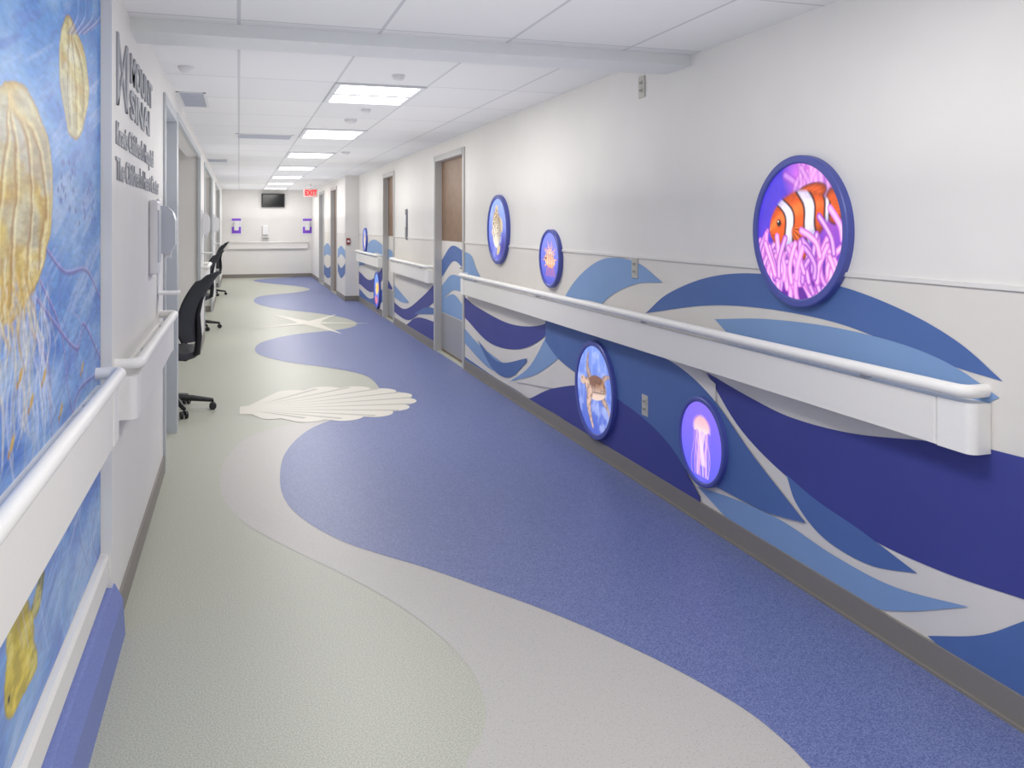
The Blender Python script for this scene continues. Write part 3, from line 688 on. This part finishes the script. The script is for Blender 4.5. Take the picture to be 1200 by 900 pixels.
# ================= CEILING ITEMS =================
glow=mat('diffuser_glow',(255,255,255),.5,emit=4.0)
LY=[5.7,8.55,11.4,14.25,17.1,19.95,22.8]
lf=mat('light_frame',(205,207,212),.5)
def fixture(x0,y0,zc,L,power):
    e=empty('ceiling_light',(x0+.305,y0+L/2,zc),'white recessed ceiling light with two glowing diffusers','ceiling light','recessed corridor ceiling lights')
    b=B(); t=.035
    b.box(x0,x0+.61,y0,y0+t,zc-.012,zc); b.box(x0,x0+.61,y0+L-t,y0+L,zc-.012,zc); b.box(x0,x0+t,y0+t,y0+L-t,zc-.012,zc); b.box(x0+.61-t,x0+.61,y0+t,y0+L-t,zc-.012,zc)
    b.box(x0+t,x0+.61-t,y0+L/2-.03,y0+L/2+.03,zc-.012,zc)
    part(b,'frame',lf,e)
    for (ya,yb) in ((y0+t,y0+L/2-.03),(y0+L/2+.03,y0+L-t)):
        part(B().box(x0+t,x0+.61-t,ya,yb,zc-.008,zc-.002),'diffuser',glow,e)
        ld=bpy.data.lights.new('lamp','AREA'); ld.shape='RECTANGLE'; ld.size=.53; ld.size_y=yb-ya-.01; ld.energy=power/2; ld.color=(1,.968,.93)
        lo=bpy.data.objects.new('lamp',ld); sc.collection.objects.link(lo); lo.parent=e; lo.location=(0,(ya+yb)/2-(y0+L/2),-.013)
for y in LY: fixture(.61,y,CEIL,.92,22)
for y in (-2.6,-.5,1.6): fixture(.61,y,CN,.92,17)  # unseen near row; last fixture added to even out the wall brightness
# added fill lamps, no fitting here: face up, unseen from below, brighten ceiling
for (ya,yb,pw) in ((-3.5,3.8,28),(4.3,14.3,44),(14.4,24.5,46)):
    ld=bpy.data.lights.new('ceiling_fill','AREA'); ld.shape='RECTANGLE'; ld.size=2.2; ld.size_y=yb-ya; ld.energy=pw; ld.color=(1,.974,.94)
    lo=bpy.data.objects.new('ceiling_fill',ld); sc.collection.objects.link(lo); lo.location=(.8,(ya+yb)/2,1.62); lo.rotation_euler=(math.pi,0,0)
def ceil_at(u,v): 
    dx,dy,bb=ray(u,v); t=(CEIL-EYE)/bb; return t*dx,t*dy
for (u,v,r,lab) in ((411,140,.055,'smoke detector'),(429,128,.04,'sprinkler head'),(467,88,.04,'sprinkler head'),(218,78,.045,'sprinkler head'),(405,178,.06,'smoke detector')):
    x,y=ceil_at(u,v); b=B().lathe([(0.001,CEIL-.04),(r*.5,CEIL-.038),(r*.85,CEIL-.026),(r,CEIL-.01),(r,CEIL)],24,0,TR((x,y,0)))
    o=b.obj(lab.replace(' ','_'),mat('detector',(212,212,215),.4),loc=(x,y,CEIL)); tag(o,'round white %s on ceiling tile'%lab,lab)
ventl=mat('vent_blue_grey',(172,177,190),.6); ventf=mat('vent_frame',(212,214,218),.5)
for (u,v,w,h) in ((227,117,.2,.8),(310,160,.58,.5),(255,188,.3,.6)):
    x,y=ceil_at(u,v); e=empty('ceiling_vent',(x,y,CEIL),'square grey louvered ceiling vent','vent')
    b=B(); z=CEIL-.004
    for q in ((x-w/2,x+w/2,y-h/2,y-h/2+.02),(x-w/2,x+w/2,y+h/2-.02,y+h/2),(x-w/2,x-w/2+.02,y-h/2,y+h/2),(x+w/2-.02,x+w/2,y-h/2,y+h/2)): b.box(*q,z,CEIL)
    part(b,'frame',ventf,e); b=B(); n=10
    for k in range(n):
        yk=y-h/2+.02+(h-.04)*(k+.5)/n; b.box(x-w/2+.02,x+w/2-.02,yk-.35*h/n,yk+.35*h/n,z+.001,CEIL-.0005)
    part(b,'louver',ventl,e)

# ================= ALCOVE DESKS =================
for i,(a0,a1) in enumerate(ALC):
    ym=(a0+a1)/2
    e=empty('charting_counter',(-1.2,ym,0),'white wall counter inside the alcove','counter','alcove charting counters')
    part(B().box(XB+.02,-.95,a0+.02,a1-.03,.72,.755),'worktop',plast,e,.004)
    for y in (a0+.08,ym,a1-.08): part(B().box(XB+.03,-1.0,y-.015,y+.015,0,.72),'side_panel',plast,e)
    yd=a0+1.1
    e=empty('computer_monitor',(-1.25,yd,.755),'black monitor on the alcove counter','monitor','alcove monitors')
    part(B().box(-1.32,-1.29,yd-.27,yd+.27,.9,1.22),'screen',black,e,.006)
    part(B().box(-1.36,-1.32,yd-.03,yd+.03,.77,1.05),'stand',black,e); part(B().box(-1.42,-1.22,yd-.12,yd+.12,.755,.77),'base',black,e,.004)

# ================= CHAIRS =================
def surf(b,rows,thick_dir,th,m=0):
    n=len(rows);k=len(rows[0]); A=[Vector(p) for r in rows for p in r]; Bk=[p+Vector(thick_dir)*th for p in A]
    f=[]
    for i in range(n-1):
        for j in range(k-1):
            q=(i*k+j,i*k+j+1,(i+1)*k+j+1,(i+1)*k+j); f.append(q); f.append(tuple(n*k+t for t in reversed(q)))
    bd=[j for j in range(k)]+[i*k+k-1 for i in range(1,n)]+[(n-1)*k+j for j in range(k-2,-1,-1)]+[i*k for i in range(n-2,0,-1)]
    for a,c in zip(bd,bd[1:]+bd[:1]): f.append((a,n*k+a,n*k+c,c))
    b.add(A+Bk,f,m,True)
def make_chair(loc,rot):
    e=empty('office_chair',loc,'black mesh swivel office chair on casters','chair','black alcove office chairs')
    e.rotation_euler=(0,0,rot)
    def P(b,name,mats,bevel=0): 
        return b.obj(name,mats,parent=e,local=True,bevel=bevel)
    for k in range(5):
        a=2*math.pi*k/5+.3; c,s=math.cos(a),math.sin(a)
        P(B().tube([(0.02*c,.02*s,.115),(.15*c,.15*s,.1),(.3*c,.3*s,.075)],[.03,.024,.016],10),'leg',black)
        w=B()
        for d in (-.018,.018):
            px,py=.3*c-s*d,.3*s+c*d
            w.tube([(px-s*.009,py+c*.009,.028),(px+s*.009,py-c*.009,.028)],.028,14)
        w.tube([(.3*c,.3*s,.03),(.3*c,.3*s,.08)],.008,8); P(w,'caster',black)
    P(B().lathe([(.001,.09),(.045,.09),(.045,.13),(.028,.14),(.028,.3),(.016,.3),(.016,.42),(.06,.425),(.06,.44),(.001,.44)],20),'column',black)
    b=B(); rows=[]
    for i in range(13):
        t=-1+i/6; r=[]
        for j in range(13):
            q=-1+j/6
            x=t*math.sqrt(1-.28*q*q)*.23-.06; y=q*math.sqrt(1-.28*t*t)*.24
            z=.5-.025*(t*t)**2+.012*q*q-(.03 if t<-.9 else 0)
            r.append((x,y,z))
        rows.append(r)
    surf(b,rows,(0,0,-1),.05); P(b,'seat',blackm,.008)
    b=B(); rows=[]
    for i in range(17):
        t=i/16; z=.56+.56*t; x=.17-.035*math.sin(t*math.pi*.9)*1.0+.2*t*t
        hw=.215*(1-.12*(2*t-1)**2*1.0)*(1-.55*max(0,t-.86)/.14*.6)*(1-.3*max(0,.15-t)/.15)
        r=[]
        for j in range(13):
            q=-1+j/6; r.append((x-.06*q*q,q*hw,z-(.025*q*q if t>.9 else 0)))
        rows.append(r)
    surf(b,rows,(1,0,.1),.018); P(b,'backrest',blackm,.004)
    b=B().tube([(0,0,.44),(.1,0,.43),(.19,0,.47),(.205,0,.6),(.195,0,.78),(.23,0,.92)],[.03,.03,.028,.024,.02,.014],10)
    P(b,'back_support',black)
    for sgn in (-1,1):
        b=B().tube([(0,sgn*.2,.45),(0,sgn*.28,.46),(.01,sgn*.29,.6),(0,sgn*.285,.67)],.014,8)
        b.box(-.13,.08,sgn*.285-.03,sgn*.285+.03,.67,.69); P(b,'armrest',black,.008)
    return e
make_chair((-.5,7.3,0),math.radians(-16))
make_chair((-.56,12.9,0),math.radians(-8))
make_chair((-.56,18.9,0),math.radians(-8))

# ================= WORLD, CAMERA =================
w=bpy.data.worlds.new('world'); sc.world=w; w.use_nodes=True; w.node_tree.nodes['Background'].inputs[0].default_value=(.8,.85,1,1); w.node_tree.nodes['Background'].inputs[1].default_value=.5
cd=bpy.data.cameras.new('camera'); cd.sensor_width=36; cd.lens=30; cd.shift_y=-188/1200; cd.clip_start=.02
co=bpy.data.objects.new('camera',cd); sc.collection.objects.link(co); co.location=(0,0,EYE); co.rotation_euler=(math.radians(90),0,-PSI)
sc.camera=co
